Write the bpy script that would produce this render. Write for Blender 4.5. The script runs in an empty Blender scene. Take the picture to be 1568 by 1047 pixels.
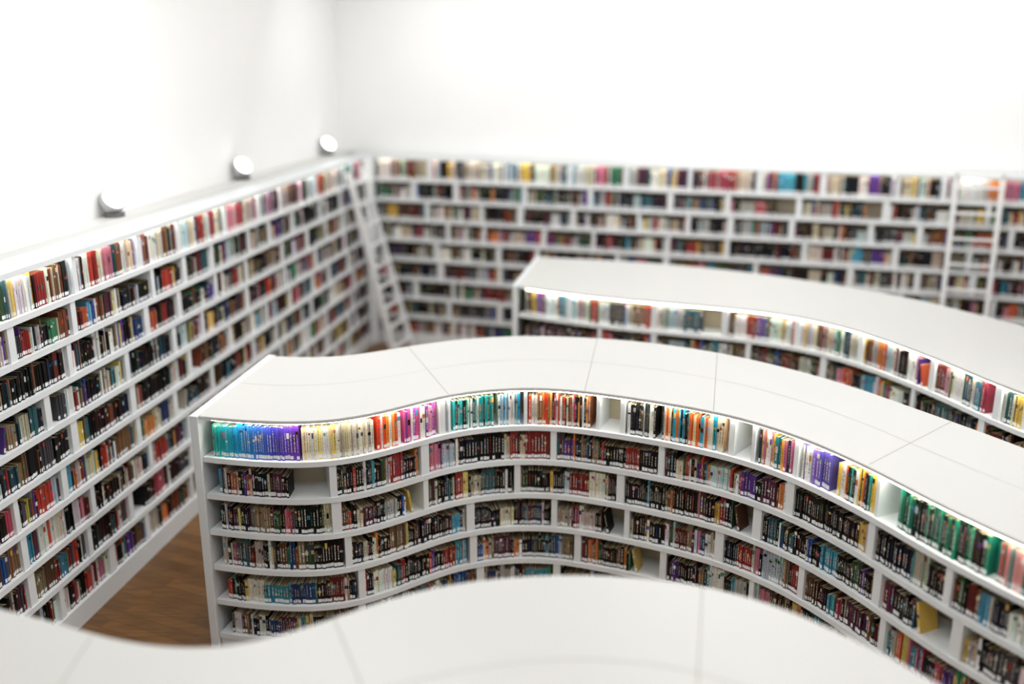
import bpy, math, random
from mathutils import Vector, Matrix
random.seed(23)
sc=bpy.context.scene
sc.view_settings.view_transform='Standard'
sc.view_settings.exposure=0.17

# ---------------------------------------------------------------- materials
def new_mat(name):
    m=bpy.data.materials.new(name); m.use_nodes=True
    nt=m.node_tree; b=nt.nodes['Principled BSDF']
    return m,nt,b
def paint(name,col,rough=.5,var=.02,scale=3,spec=.4):
    m,nt,b=new_mat(name)
    tc=nt.nodes.new('ShaderNodeTexCoord'); n=nt.nodes.new('ShaderNodeTexNoise')
    n.inputs['Scale'].default_value=scale; n.inputs['Detail'].default_value=4
    r=nt.nodes.new('ShaderNodeValToRGB')
    r.color_ramp.elements[0].color=[max(0,c-var) for c in col]+[1]
    r.color_ramp.elements[1].color=[min(1,c+var) for c in col]+[1]
    nt.links.new(tc.outputs['Object'],n.inputs['Vector'])
    nt.links.new(n.outputs['Fac'],r.inputs['Fac'])
    nt.links.new(r.outputs['Color'],b.inputs['Base Color'])
    b.inputs['Roughness'].default_value=rough
    b.inputs['Specular IOR Level'].default_value=spec
    return m
def emis(name,col,s):
    m,nt,b=new_mat(name)
    b.inputs['Emission Color'].default_value=(*col,1); b.inputs['Emission Strength'].default_value=s
    b.inputs['Base Color'].default_value=(.8,.8,.8,1)
    return m
M_wall=paint('white_plaster',(.92,.92,.91),.8,.01,2,.2)
M_ceil=paint('ceiling_white',(.88,.88,.87),.9,.01,2,.2)
M_top=paint('laminate_top',(.67,.668,.645),.38,.01,1.5,.4)
M_shelf=paint('shelf_white',(.80,.83,.84),.45,.012,4,.4)
M_back=paint('shelf_back_cream',(.50,.43,.31),.6,.02,3,.3)
M_seam=paint('seam_grey',(.38,.37,.33),.7,.03,20,.2)
M_metal=paint('dark_metal',(.12,.12,.12),.4,.02,20,.5)
M_lampmetal=paint('lamp_metal',(.5,.5,.5),.4,.02,20,.5)
M_white_metal=paint('white_metal',(.86,.87,.87),.35,.02,20,.5)
M_led=emis('led_strip',(1,.965,.87),24)
M_lamp=emis('lamp_glow',(1,.99,.96),5)

def floor_mat():
    m,nt,b=new_mat('wood_floor')
    tc=nt.nodes.new('ShaderNodeTexCoord'); mp=nt.nodes.new('ShaderNodeMapping')
    mp.inputs['Rotation'].default_value=(0,0,math.radians(25))
    br=nt.nodes.new('ShaderNodeTexBrick')
    br.inputs['Scale'].default_value=1; br.inputs['Brick Width'].default_value=1.3; br.inputs['Row Height'].default_value=.13
    br.inputs['Mortar Size'].default_value=.002
    br.inputs['Color1'].default_value=(.25,.122,.038,1); br.inputs['Color2'].default_value=(.15,.070,.022,1)
    br.inputs['Mortar'].default_value=(.05,.025,.01,1)
    mp2=nt.nodes.new('ShaderNodeMapping'); mp2.inputs['Rotation'].default_value=(0,0,math.radians(25)); mp2.inputs['Scale'].default_value=(1.5,22,1)
    n=nt.nodes.new('ShaderNodeTexNoise'); n.inputs['Scale'].default_value=2; n.inputs['Detail'].default_value=6
    mx=nt.nodes.new('ShaderNodeMix'); mx.data_type='RGBA'; mx.blend_type='MULTIPLY'; mx.inputs['Factor'].default_value=.8
    r=nt.nodes.new('ShaderNodeValToRGB'); r.color_ramp.elements[0].position=.3; r.color_ramp.elements[0].color=(.45,.42,.4,1)
    r.color_ramp.elements[1].position=.7; r.color_ramp.elements[1].color=(1.2,1.15,1.1,1)
    L=nt.links.new
    L(tc.outputs['Object'],mp.inputs['Vector']); L(mp.outputs[0],br.inputs['Vector'])
    L(tc.outputs['Object'],mp2.inputs['Vector']); L(mp2.outputs[0],n.inputs['Vector'])
    L(n.outputs['Fac'],r.inputs['Fac']); L(br.outputs['Color'],mx.inputs['A']); L(r.outputs['Color'],mx.inputs['B'])
    L(mx.outputs['Result'],b.inputs['Base Color']); b.inputs['Roughness'].default_value=.4
    return m
M_floor=floor_mat()
def book_mat():
    m,nt,b=new_mat('book_covers')
    a=nt.nodes.new('ShaderNodeAttribute'); a.attribute_name='cover'; a.attribute_type='GEOMETRY'
    tc=nt.nodes.new('ShaderNodeTexCoord'); n=nt.nodes.new('ShaderNodeTexNoise'); n.inputs['Scale'].default_value=60
    r=nt.nodes.new('ShaderNodeValToRGB'); r.color_ramp.elements[0].color=(.82,.82,.82,1); r.color_ramp.elements[1].color=(1.1,1.1,1.1,1)
    mx=nt.nodes.new('ShaderNodeMix'); mx.data_type='RGBA'; mx.blend_type='MULTIPLY'; mx.inputs['Factor'].default_value=1
    L=nt.links.new
    L(tc.outputs['Object'],n.inputs['Vector']); L(n.outputs['Fac'],r.inputs['Fac'])
    L(a.outputs['Color'],mx.inputs['A']); L(r.outputs['Color'],mx.inputs['B']); L(mx.outputs['Result'],b.inputs['Base Color'])
    b.inputs['Roughness'].default_value=.5
    b.inputs['Specular IOR Level'].default_value=.3
    return m
M_book=book_mat()

# ---------------------------------------------------------------- mesh helper
class MB:
    def __init__(s): s.v=[];s.f=[];s.c=[]
    def box8(s,P,cols=None):
        b=len(s.v); s.v+=P
        for q in ((0,3,2,1),(4,5,6,7),(0,1,5,4),(1,2,6,5),(2,3,7,6),(3,0,4,7)): s.f.append(tuple(b+i for i in q))
    def quad(s,P,c=None):
        b=len(s.v); s.v+=P; s.f.append((b,b+1,b+2,b+3)); s.c.append(c)
    def obj(s,name,mat,parent=None,colors=False,bevel=0):
        me=bpy.data.meshes.new(name); me.from_pydata(s.v,[],s.f); 
        if colors:
            at=me.attributes.new('cover','FLOAT_COLOR','FACE')
            at.data.foreach_set('color',[x for c in s.c for x in (c[0],c[1],c[2],1.)])
        me.materials.append(mat); me.update()
        o=bpy.data.objects.new(name,me); sc.collection.objects.link(o)
        if parent: o.parent=parent
        if bevel:
            m=o.modifiers.new('bevel','BEVEL'); m.width=bevel; m.segments=2; m.limit_method='ANGLE'
        return o
def empty(name):
    o=bpy.data.objects.new(name,None); sc.collection.objects.link(o); return o

# ---------------------------------------------------------------- paths
def catmull(P,n=10):
    out=[];Q=[P[0]]+P+[P[-1]]
    for i in range(1,len(Q)-2):
        a,b,c,d=Q[i-1:i+3]
        for k in range(n):
            t=k/n
            out.append(tuple(.5*((2*b[j])+(-a[j]+c[j])*t+(2*a[j]-5*b[j]+4*c[j]-d[j])*t*t+(-a[j]+3*b[j]-3*c[j]+d[j])*t**3) for j in (0,1)))
    out.append(P[-1]); return out
class Path:
    """front line of a shelf run; side=+1: the inside of the case lies to the left of travel"""
    def __init__(s,P,side=1,smooth=True):
        pts=catmull(P) if smooth else P
        s.side=side
        cum=[0]
        for a,b in zip(pts,pts[1:]): cum.append(cum[-1]+math.dist(a,b))
        L=cum[-1]; n=max(2,int(L/.04)); res=[];j=0
        for i in range(n+1):
            d=L*i/n
            while j<len(cum)-2 and cum[j+1]<d: j+=1
            t=(d-cum[j])/max(1e-9,cum[j+1]-cum[j]); a,b=pts[j],pts[j+1]
            res.append((a[0]+(b[0]-a[0])*t,a[1]+(b[1]-a[1])*t))
        if smooth:
            for _ in range(40):
                res=[res[0]]+[tuple((res[k-1][j]+2*res[k][j]+res[k+1][j])/4 for j in (0,1)) for k in range(1,len(res)-1)]+[res[-1]]
        s.p=res; s.n=n
        s.cum=[0]
        for a,b in zip(res,res[1:]): s.cum.append(s.cum[-1]+math.dist(a,b))
        s.L=s.cum[-1]
        s.nor=[]
        for i in range(n+1):
            a=res[max(0,i-1)];b=res[min(n,i+1)];l=math.dist(a,b)
            t=((b[0]-a[0])/l,(b[1]-a[1])/l); s.nor.append((-t[1]*side,t[0]*side))
    def at(s,d):
        d=min(max(d,0),s.L); x=d/s.L*s.n; i=min(int(x),s.n-1); t=x-i
        f=lambda A:(A[i][0]*(1-t)+A[i+1][0]*t,A[i][1]*(1-t)+A[i+1][1]*t)
        p=f(s.p); n=f(s.nor); l=math.hypot(*n); n=(n[0]/l,n[1]/l)
        return p,(n[1]*s.side,-n[0]*s.side),n
    def pt(s,d,off,z):
        p,t,n=s.at(d); return (p[0]+n[0]*off,p[1]+n[1]*off,z)
def sweep(mb,path,o1,o2,z1,z2,d0=0,d1=None):
    d1=path.L if d1 is None else d1
    n=max(1,int((d1-d0)/.06))
    b=len(mb.v)
    for i in range(n+1):
        d=d0+(d1-d0)*i/n
        for o,z in ((o1,z1),(o2,z1),(o2,z2),(o1,z2)): mb.v.append(path.pt(d,o,z))
    for i in range(n):
        a=b+4*i
        for k in range(4): mb.f.append((a+k,a+(k+1)%4,a+4+(k+1)%4,a+4+k))
    mb.f.append((b,b+1,b+2,b+3)); e=b+4*n; mb.f.append((e+3,e+2,e+1,e))
def block(mb,path,s,w,o1,o2,z1,z2,lean=0):
    p,t,n=path.at(s+w/2)
    def q(a,o,z,l=0): return (p[0]+t[0]*(a+l)+n[0]*o,p[1]+t[1]*(a+l)+n[1]*o,z)
    h=w/2
    mb.box8([q(-h,o1,z1),q(h,o1,z1),q(h,o2,z1),q(-h,o2,z1),q(-h,o1,z2,lean),q(h,o1,z2,lean),q(h,o2,z2,lean),q(-h,o2,z2,lean)])

# ---------------------------------------------------------------- books
def C(h): 
    v=[int(h[i:i+2],16)/255 for i in (0,2,4)]
    return tuple(x**2.2 for x in v)
DARK=[C(x) for x in '0a0a0c 141212 0c1018 1a120e 1e0e0c 0a140f 10162c 2a0c0c 181818 060606 221510'.split()]
MID=[C(x) for x in '5a3c26 6a221a 22485a 30502f 78583a 8a7454 48484c 24406e 7e4224 54283e 306068 962620'.split()]
LIGHT=[C(x) for x in 'f2efe6 e0dccf f4f4f0 d0c4aa d8caa4 b8b8b4 b8ccd6 c4b8a8 e8e8e4'.split()]
BRIGHT=[C(x) for x in 'c43422 dc8030 e0b838 2c90a4 2a5aa8 b03c50 5c388c 34845a c85428 3a9cb8 d07890 e4c860'.split()]
def pick(b=.25,l=.25,d=.3):
    r=random.random()
    if r<b: c=random.choice(BRIGHT)
    elif r<b+l: c=random.choice(LIGHT)
    elif r<b+l+d: c=random.choice(DARK)
    else: c=random.choice(MID)
    k=random.uniform(.7,1.05); g=.12*(.3*c[0]+.6*c[1]+.1*c[2])
    return tuple(min(.92,(x*.88+g)*k*random.uniform(.93,1.07)) for x in c)
PAGE=[C('b8a988'),C('cabf9f'),C('a8966c'),C('d0c8b0')]
def lum(c): return .3*c[0]+.6*c[1]+.1*c[2]
def book(mb,path,s,w,z,h,off,dep,col,detail,lean=0,label=True):
    p,t,n=path.at(s+w/2)
    def q(a,o,zz):
        l=lean*(zz-z); return (p[0]+t[0]*(a+l)+n[0]*o,p[1]+t[1]*(a+l)+n[1]*o,zz)
    g=w/2*.94; o1,o2=off,off+dep; z2=z+h
    mb.quad([q(-g,o1,z),q(-g,o2,z),q(-g,o2,z2),q(-g,o1,z2)],col)
    mb.quad([q(g,o1,z),q(g,o2,z),q(g,o2,z2),q(g,o1,z2)],col)
    mb.quad([q(-g,o2,z),q(g,o2,z),q(g,o2,z2),q(-g,o2,z2)],random.choice(PAGE))
    mb.quad([q(-g*.8,o1+.004,z2-.002),q(g*.8,o1+.004,z2-.002),q(g*.8,o2,z2-.002),q(-g*.8,o2,z2-.002)],random.choice(PAGE))
    cuts=[(0,1,col)]
    if random.random()<(.5 if detail else .35):
        a=random.uniform(.45,.8); b=a+random.uniform(.05,.18); c2=pick(.35,.25,.15)
        cuts=[(0,a,col),(a,b,c2),(b,1,col)]
    if label:
        la=.012; lb=la+random.uniform(.026,.034)
        a,b=la/h,lb/h; wl=tuple([random.uniform(.75,.92)]*3)
        f=cuts[0]; cuts=[(0,a,col),(a,b,wl),(b,f[1],f[2])]+cuts[1:]
    for a,b,c in cuts:
        za,zb=z+h*a,z+h*b
        mb.quad([q(-g,o1,za),q(g,o1,za),q(g,o1,zb),q(-g,o1,zb)],c)
    if detail:
        tc=C('f4f0e4') if lum(col)<.25 else C('101010')
        if random.random()<.3: tc=pick(.6,.2,.1)
        zz=z+.07; e=z+h*random.uniform(.7,.9); k=g*random.uniform(.1,.26)
        while zz<e:
            l=random.uniform(.006,.03)
            mb.quad([q(-k,o1-.0006,zz),q(k,o1-.0006,zz),q(k,o1-.0006,min(zz+l,e)),q(-k,o1-.0006,min(zz+l,e))],tc)
            zz+=l+random.uniform(.003,.01)
def fill(mb,path,s0,s1,z,hmax,detail=False,scheme=None,depth=.17,front=.03,mood=None,tall=False):
    s=s0; series=0; mood=mood or random.choice([(.16,.24,.38),(.08,.14,.54),(.08,.38,.22),(.3,.2,.2),(.08,.18,.36),(.15,.25,.3),(.2,.12,.34)])
    hb=random.uniform(.74,.9)*hmax if not tall else .92*hmax
    while True:
        if series<=0:
            series=random.choice([1,1,1,1,1,2,2,3,5,8]); scol=pick(*mood); sw=random.uniform(.009,.027); sh=hb*(random.uniform(.76,1.12) if not tall else random.uniform(.9,1.04))
        series-=1
        w=sw*random.uniform(.85,1.15); col=tuple(x*random.uniform(.9,1.1) for x in scol); h=min(hmax*.97,sh*random.uniform(.965,1.025))
        if scheme: col=scheme((s-s0)/(s1-s0)); 
        if s+w>s1: break
        book(mb,path,s,w,z,h,front+random.uniform(0,.018),depth*random.uniform(.8,1.05),col,detail,0,random.random()<.85)
        s+=w+random.choice([0,0,.001,.002])
    return s
def grad(cols):
    cols=[C(x) for x in cols]
    def f(t):
        if random.random()<.1: return LIGHT[0]
        x=min(.999,max(0,t))*(len(cols)-1); i=int(x); a,b=cols[i],cols[i+1]; x-=i; k=random.uniform(.85,1.1)
        return tuple(min(.95,(a[j]*(1-x)+b[j]*x)*k) for j in range(3))
    return f
def choose(cols):
    cols=[C(x) for x in cols]
    return lambda t: tuple(x*random.uniform(.9,1.05) for x in random.choice(cols))

def shelf_face(path,zbase,ztop,rows,par_mb,books,detail=False,gaps=.25,depth=.34,toprow=None,s_in=.06,bt=.045,seg=(.55,1.15),dv=(.04,.07),topmood=(.35,.38,.1)):
    """boards, dividers and books of one face of a bookcase"""
    boards,back=par_mb
    pitch=(ztop-zbase)/rows
    for r in range(rows):
        z=zbase+r*pitch
        sweep(boards,path,0,depth,z-bt,z)
        top=(r==rows-1)
        hm=pitch-bt
        if top: hm=ztop-z-.004
        if top and toprow:
            for a,b,schm,mood in toprow:
                fill(books,path,a,b,z,hm,detail,schm,mood=mood,tall=True); 
            for a,w in TOPDIV:
                block(boards,path,a,w,.02,depth,z,z+hm-.002)
            continue
        s=s_in+random.uniform(0,.05)
        while s<path.L-s_in-.1:
            e=min(s+random.uniform(*seg),path.L-s_in)
            g=0
            if random.random()<gaps: g=random.uniform(.1,.36)
            se=fill(books,path,s,max(s+.05,e-g),z,hm,detail,mood=topmood if top else None,tall=top)
            if g>.14 and random.random()<.7:
                hh=.21; book(books,path,se+hh*.22+.004,.022,z,hh,.035,.16,pick(),detail,-.2)
            if e+.1<path.L-s_in:
                w=random.uniform(*dv); block(boards,path,e+.003,w,.012,depth,z,z+hm-.002); e+=w+.006
            s=e
    sweep(back,path,depth,depth+.02,0,ztop)

def island(name,F,B,toprow=None,detail=False,seams=(),center=True,topmood=(.35,.38,.1)):
    root=empty(name)
    pf=Path(F,side=1); pb=Path(B,side=-1)
    H=2.1; st=.03
    boards=MB(); back=MB(); books=MB()
    shelf_face(pf,.14,H-st,6,(boards,back),books,detail,gaps=.36,dv=(.045,.08),toprow=toprow,topmood=topmood)
    shelf_face(pb,.14,H-st,6,(boards,back),books,False,gaps=.15)
    for p in (pf,pb): sweep(boards,p,.02,.32,0,.14-.045)
    boards.obj('shelf_boards',M_shelf,root); back.obj('back_panels',M_back,root)
    N=140; sl=MB()
    for i in range(N+1):
        a=pf.pt(pf.L*i/N,-.004,0); c=pb.pt(pb.L*i/N,-.004,0)
        sl.v+=[(a[0],a[1],H-st),(c[0],c[1],H-st),(c[0],c[1],H),(a[0],a[1],H)]
    for i in range(N):
        a=4*i
        for k in range(4): sl.f.append((a+k,a+(k+1)%4,a+4+(k+1)%4,a+4+k))
    sl.f+=[(0,1,2,3),(4*N+3,4*N+2,4*N+1,4*N)]
    sl.obj('top_slab',M_top,root,bevel=.006)
    # seams between slab panels
    sm=MB()
    def mid(t,u,z=H+.0008):
        a=pf.pt(pf.L*t,0,z);c=pb.pt(pb.L*t,0,z); return Vector(a).lerp(Vector(c),u)
    if center:
        for i in range(N):
            P=[mid(i/N,.5),mid((i+1)/N,.5)]
            d=(mid(i/N,1)-mid(i/N,0)).normalized()*.0025
            d2=(mid((i+1)/N,1)-mid((i+1)/N,0)).normalized()*.0025
            sm.quad([tuple(P[0]-d),tuple(P[1]-d2),tuple(P[1]+d2),tuple(P[0]+d)])
    for a,c in seams:
        a=Vector((*a,H+.0008)); c=Vector((*c,H+.0008))
        d=(c-a).normalized(); n=Vector((-d.y,d.x,0))*.003
        sm.quad([tuple(a-n),tuple(a+n),tuple(c+n),tuple(c-n)])
    if sm.v: sm.obj('slab_seams',M_seam,root)
    led=MB()
    for p in (pf,pb): sweep(led,p,.006,.03,H-st-.0045,H-st-.0005,.1,p.L-.1)
    led.obj('led_strip',M_led,root)
    en=MB()
    for t in (0,1):
        a=Vector(pf.pt(pf.L*t,-.03,0)); c=Vector(pb.pt(pb.L*t,-.03,0)); 
        _,tg,_=pf.at(pf.L*t); w=Vector((tg[0],tg[1],0))*(-.075 if t==0 else .075)
        P=[a,c,c+w,a+w]
        en.box8([(v.x,v.y,0) for v in P]+[(v.x,v.y,H+.002) for v in P])
    en.obj('end_panels',M_shelf,root,bevel=.006)
    books.obj('library_books',M_book,root,colors=True)
    return pf,pb

CF=[(-2.48,7.27),(-2.32,7.22),(-1.96,7.16),(-1.7,7.14),(-1.45,7.17),(-1.21,7.27),(-.97,7.44),(-.73,7.64),(-.46,7.83),(-.02,7.96),(.31,7.96),(.59,7.89),(.86,7.78),(1.17,7.64),(1.61,7.39),(1.83,7.22),(2.16,6.85),(2.42,6.4),(2.56,6.1),(2.75,5.64),(3.0,5.16),(3.3,4.66),(3.75,4.1),(4.4,3.6),(5.2,3.3)]
CB=[(-2.26,8.88),(-2.0,8.84),(-1.58,8.88),(-1.17,9.12),(-.55,9.45),(.11,9.59),(.77,9.52),(1.4,9.33),(1.99,8.99),(2.49,8.54),(2.92,8.01),(3.26,7.44),(3.55,6.93),(3.8,6.45),(4.15,5.85),(4.6,5.35),(5.2,4.95),(5.8,4.75)]
BF=[(.08,11.86),(.6,11.55),(1.2,11.25),(2.0,10.95),(2.69,10.68),(3.2,10.33),(3.56,9.9),(3.84,9.33),(4.08,8.68),(4.32,7.9),(4.7,7.2),(5.2,6.6),(5.9,6.1),(6.7,5.8)]
BB=[(.4,13.68),(1.07,13.53),(1.95,13.26),(2.77,12.87),(3.52,12.38),(4.17,11.78),(4.73,11.17),(5.08,10.58),(5.41,9.94),(5.7,9.2),(6.1,8.5),(6.7,7.9),(7.4,7.5)]
FB=[(-3.2,4.6),(-2.63,4.44),(-2.4,4.36),(-2.11,4.23),(-1.85,4.13),(-1.55,4.08),(-1.34,4.10),(-1.16,4.18),(-.93,4.33),(-.63,4.55),(-.3,4.7),(.06,4.77),(.42,4.79),(.77,4.74),(1.1,4.64),(1.4,4.45),(1.65,4.19),(1.86,3.92),(2.1,3.55),(2.4,3.1),(2.8,2.6),(3.4,2.1)]
FF=[(-3.4,3.1),(-2.7,2.95),(-2.2,2.8),(-1.7,2.7),(-1.2,2.72),(-.7,2.95),(-.2,3.2),(.3,3.27),(.7,3.15),(1.0,2.9),(1.25,2.55),(1.5,2.15),(1.9,1.6),(2.5,1.1)]

TOPC=[(.08,.82,grad(['2ec0b0','2a8fd0','4a50c0','7a3cb0']),None),
 (.83,1.14,choose(['f4ead0','f6e070','efefe8','f2dc9a']),None),(1.14,1.46,choose(['f8f4e8','e8e0c8','d8c8a0','b8b0a0']),None),
 (1.47,1.72,choose(['e05a28','d8402a','f09040','f2efe6']),None),(1.73,2.04,choose(['d85a90','a04ab0','e89ab8','f2efe6','7a3c90']),None),
 (2.2,2.56,choose(['1a8a88','18383c','3ab8b0','f2efe6','141818']),None),(2.6,2.8,choose(['f2efe6','3a90d0','e8e4d8','2aa0b8']),None),
 (2.86,3.42,choose(['d84a2a','e8a050','f2efe6','202020','8a5030','c8405c','d9cfb8']),None),
 (3.72,3.98,choose(['181818','f2efe6','303030','2c3a3a']),None),(4.02,4.56,choose(['f2efe6','e06a30','202020','e8c8a0','2aa0b8','d9cfb8']),None),
 (4.86,5.16,choose(['f2efe6','2f7a80','e8a83a','203040','c06a90']),None),(5.24,5.54,choose(['f2efe6','8a6ac0','e8e4f4','5a50a0']),None),(5.58,5.93,choose(['f0c850','181818','f2efe6','e87a3a','2a9a90']),None),
 (6.14,6.9,choose(['123a30','1a6a50','0c201c','2a9070','101414']),None),(6.93,7.6,choose(['c83a2a','1a7a70','f2efe6','e8a0a0','2a5a60']),None),(7.7,8.8,None,None),(8.9,9.7,None,None)]
TOPDIV=[(2.07,.05),(2.15,.02),(2.82,.03),(3.45,.03),(3.66,.04),(4.6,.05),(4.8,.03),(5.18,.04),(5.95,.03),(7.62,.05)]
island('curved_bookcase',CF,CB,TOPC,True,seams=[((-.535,7.78),(-1.03,9.22)),((.62,7.87),(.865,9.51)),((1.62,7.38),(1.976,9.0)),((2.49,6.3),(3.42,7.13)),((3.15,4.9),(4.2,5.8))])
island('curved_bookcase',BF,BB,None,True,center=False,topmood=(.22,.5,.08))
island('curved_bookcase',FF,FB,None,False,seams=[((-2.0,2.77),(-2.06,4.2)),((-.4,3.1),(-.9,4.35)),((.7,3.15),(1.02,4.66))])

# ---------------------------------------------------------------- wall cases
def wall_case(P,side,zt=3.25,rows=9):
    root=empty('tall_bookcase'); p=Path(P,side,smooth=False)
    boards=MB();back=MB();books=MB()
    shelf_face(p,.2,zt-.03,rows,(boards,back),books,False,gaps=.22,seg=(.55,1.3),dv=(.05,.1),depth=.32,bt=.05,topmood=(.22,.4,.12))
    sweep(boards,p,.0,.32,0,.15)
    boards.obj('shelf_boards',M_shelf,root); back.obj('back_panels',M_back,root)
    t=MB(); sweep(t,p,-.005,.36,zt-.03,zt); sweep(t,p,-.005,.01,zt-.045,zt-.03); t.obj('top_board',M_shelf,root)
    l=MB(); sweep(l,p,.015,.028,zt-.036,zt-.0305,.05,p.L-.05); l.obj('led_strip',M_led,root)
    books.obj('library_books',M_book,root,colors=True)
    return p
sl=.15
LX=lambda y:-2.45-(16.6-y)*sl
wall_case([(LX(16.45),16.45),(LX(1.0),1.0)],-1)
bs=-3.1/9.6
BY=lambda x:16.6+(x+2.4)*bs
wall_case([(-2.33,BY(-2.33)),(10.2,BY(10.2))],1)
cp=MB()
cp.box8([(-2.47,16.46,0),(-2.35,16.575,0),(-2.3,16.93,0),(-2.8,16.9,0)]+[(-2.47,16.46,3.25),(-2.35,16.575,3.25),(-2.3,16.93,3.25),(-2.8,16.9,3.25)])
cp.obj('corner_post',M_shelf)

# ---------------------------------------------------------------- room shell
RH=6.2
nl=Vector((-1,sl,0)).normalized()
nb=Vector((-bs,1,0)).normalized()
pl=Vector((LX(0),0,0))+nl*.62; dl=Vector((sl,1,0)).normalized()
pbk=Vector((0,BY(0),0))+nb*.42; db=Vector((1,bs,0)).normalized()
def isect(p,d,q,e):
    den=d.x*e.y-d.y*e.x; r=q-p; t=(r.x*e.y-r.y*e.x)/den; return p+d*t
corner=isect(pl,dl,pbk,db)
def lw(y): 
    t=(y-pl.y)/dl.y; return pl+dl*t
def bw(x):
    t=(x-pbk.x)/db.x; return pbk+db*t
A=lw(-3.0); Bc=corner; Cc=bw(10.9); Dc=Vector((10.9,-3,0))
def wall(name,a,b,n,th=.2,h=RH,z0=0,mat=M_wall):
    mb=MB(); c=b+n*th; d=a+n*th
    mb.box8([(v.x,v.y,z0) for v in (a,b,c,d)]+[(v.x,v.y,h) for v in (a,b,c,d)]); return mb.obj(name,mat)
wall('wall_left',A,Bc,nl); wall('wall_back',Bc,Cc,nb); wall('wall_right',Cc,Dc,Vector((1,0,0))); wall('wall_front',Dc,A,Vector((0,-1,0)))
for nm,z0,z1,mt in (('floor',-.1,0,M_floor),('ceiling',RH,RH+.1,M_ceil)):
    mb=MB(); q=[A+Vector((-.3,-.3,0)),Dc+Vector((.3,-.3,0)),Cc+Vector((.3,.4,0)),Bc+Vector((-.3,.4,0))]
    mb.box8([(v.x,v.y,z0) for v in q]+[(v.x,v.y,z1) for v in q]); mb.obj(nm,mt)
lg=MB()
a=lw(1.0);b=corner; c=b-nl*.26; d=a-nl*.26
lg.box8([(v.x,v.y,0) for v in (a,b,c,d)]+[(v.x,v.y,3.3) for v in (a,b,c,d)]); lg.obj('trim_1',M_top)

# ---------------------------------------------------------------- ladders
def rod(mb,a,b,w,d,side):
    a=Vector(a);b=Vector(b);ax=(b-a).normalized();s=side.normalized();n=ax.cross(s).normalized()
    P=[]
    for e in (a,b):
        for u,v in ((-1,-1),(1,-1),(1,1),(-1,1)): P.append(tuple(e+s*u*w/2+n*v*d/2))
    mb.box8(P)
def ladder(f1,f2,t1,t2,n,w=.06):
    root=empty('library_ladder'); f1,f2,t1,t2=map(Vector,(f1,f2,t1,t2)); side=(f2-f1)
    r=MB(); rod(r,f1,t1,w,.09,side); rod(r,f2,t2,w,.09,side); r.obj('rails',M_white_metal,root,bevel=.005)
    g=MB()
    for i in range(n):
        k=(i+.7)/(n+.3); a=f1.lerp(t1,k); b=f2.lerp(t2,k); ax=(t1-f1).normalized()
        rod(g,a,b,.1,.035,ax.cross(side))
    g.obj('rungs',M_white_metal,root)
    h=MB(); ax=(t1-f1).normalized()
    for t in (t1,t2):
        d=ax.cross(side).normalized()
        rod(h,t-ax*.06-d*.05,t-ax*.06+d*.05,.03,.03,side)
    h.obj('hooks',M_metal,root)
ladder((-1.92,15.4,0),(-1.70,16.1,0),(LX(15.4)+.07,15.4,3.1),(LX(16.1)+.07,16.1,3.1),9)
def bl(x,o): 
    p=Vector((x,BY(x),0))-nb*o; return p
a=bl(6.22,.45);b=bl(6.78,.45);c=bl(6.24,.06);d=bl(6.80,.06)
ladder(a,b,(c.x,c.y,3.3),(d.x,d.y,3.3),9)

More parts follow.
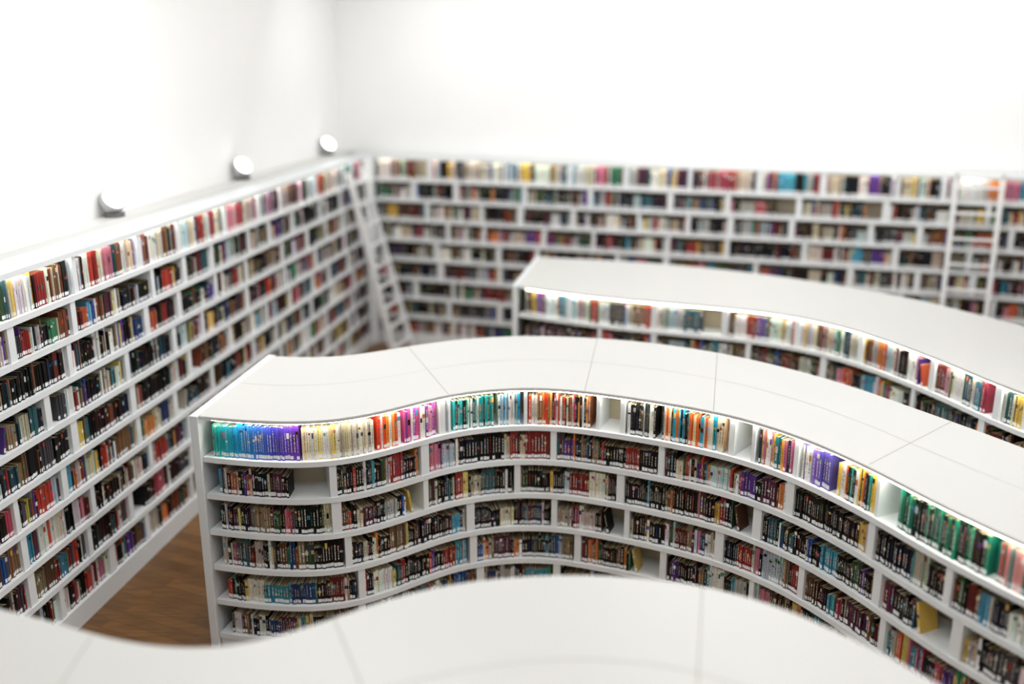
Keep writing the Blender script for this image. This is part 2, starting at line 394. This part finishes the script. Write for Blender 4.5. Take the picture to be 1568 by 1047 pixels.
# ---------------------------------------------------------------- wall spot lamps
def disc(mb,c,ax,r,h,n=32,r2=None):
    ax=ax.normalized(); s=ax.orthogonal().normalized(); t=ax.cross(s); r2=r if r2 is None else r2; b=len(mb.v)
    for k,(rr,o) in enumerate(((r,0),(r2,h))):
        for i in range(n):
            an=2*math.pi*i/n; mb.v.append(tuple(c+s*rr*math.cos(an)+t*rr*math.sin(an)+ax*o))
    for i in range(n): j=(i+1)%n; mb.f.append((b+i,b+j,b+n+j,b+n+i))
    mb.f.append(tuple(b+i for i in range(n))[::-1]); mb.f.append(tuple(b+n+i for i in range(n)))
for y in (9.75,12.85,16.2):
    root=empty('wall_spotlight')
    w=lw(y); base=w-nl*.13+Vector((0,0,3.302))
    m=MB(); disc(m,base,Vector((0,0,1)),.1,.04); disc(m,base+Vector((0,0,.03)),Vector((0,0,1)),.02,.07)
    m.obj('base',M_metal,root)
    ax=Vector((.6,-.5,.6)).normalized(); hc=base+Vector((0,0,.16))
    h=MB(); disc(h,hc-ax*.1,ax,.06,.07,r2=.125); disc(h,hc-ax*.03,ax,.125,.07); h.obj('lamp_head',M_lampmetal,root)
    g=MB(); disc(g,hc+ax*.041,ax,.108,.004); g.obj('lens',M_lamp,root)

# ---------------------------------------------------------------- lights
def area(name,loc,size,power,rot=None,sy=None,aim=None,along=None):
    l=bpy.data.lights.new(name,'AREA'); l.energy=power; l.size=size
    if sy: l.shape='RECTANGLE'; l.size_y=sy
    o=bpy.data.objects.new(name,l); o.location=loc; sc.collection.objects.link(o)
    if along is not None:
        z=-(Vector(aim)-Vector(loc)).normalized(); x=Vector(along).normalized(); y=z.cross(x).normalized(); x=y.cross(z)
        o.rotation_euler=Matrix((x,y,z)).transposed().to_euler()
    return o
for i,(x,y) in enumerate([(2.5,11),(-1.8,8.5),(2.8,6.5),(7,6),(0,2.5),(6,1.5)]):
    area('ceiling_light',(x,y,RH-.05),2.6,80)
p=bw(4.3)-nb*2.4; q=bw(4.3)
area('wall_fill_light',(p.x,p.y,RH-.15),12.0,168,sy=.6,aim=(q.x,q.y,4.2),along=db)  # unseen strip light, added to brighten the back wall
p=lw(8.8)-nl*2.4; q=lw(8.8)
area('wall_fill_light',(p.x,p.y,RH-.15),13.5,98,sy=.6,aim=(q.x,q.y,4.3),along=dl)  # same kind of added fill, lifts the left wall; no visible fixture
wd=bpy.data.worlds.new('world'); sc.world=wd; wd.use_nodes=True
wd.node_tree.nodes['Background'].inputs[0].default_value=(1,1,1,1); wd.node_tree.nodes['Background'].inputs[1].default_value=.5

# ---------------------------------------------------------------- camera
cam=bpy.data.cameras.new('camera'); co=bpy.data.objects.new('camera',cam); sc.collection.objects.link(co); sc.camera=co
co.location=(0,0,4.82); co.rotation_euler=(math.radians(90-16.2),0,0)
cam.sensor_width=36; cam.lens=34.32; cam.sensor_fit='HORIZONTAL'
cam.dof.use_dof=True; cam.dof.focus_distance=7.7; cam.dof.aperture_fstop=.31
cam.clip_start=.05
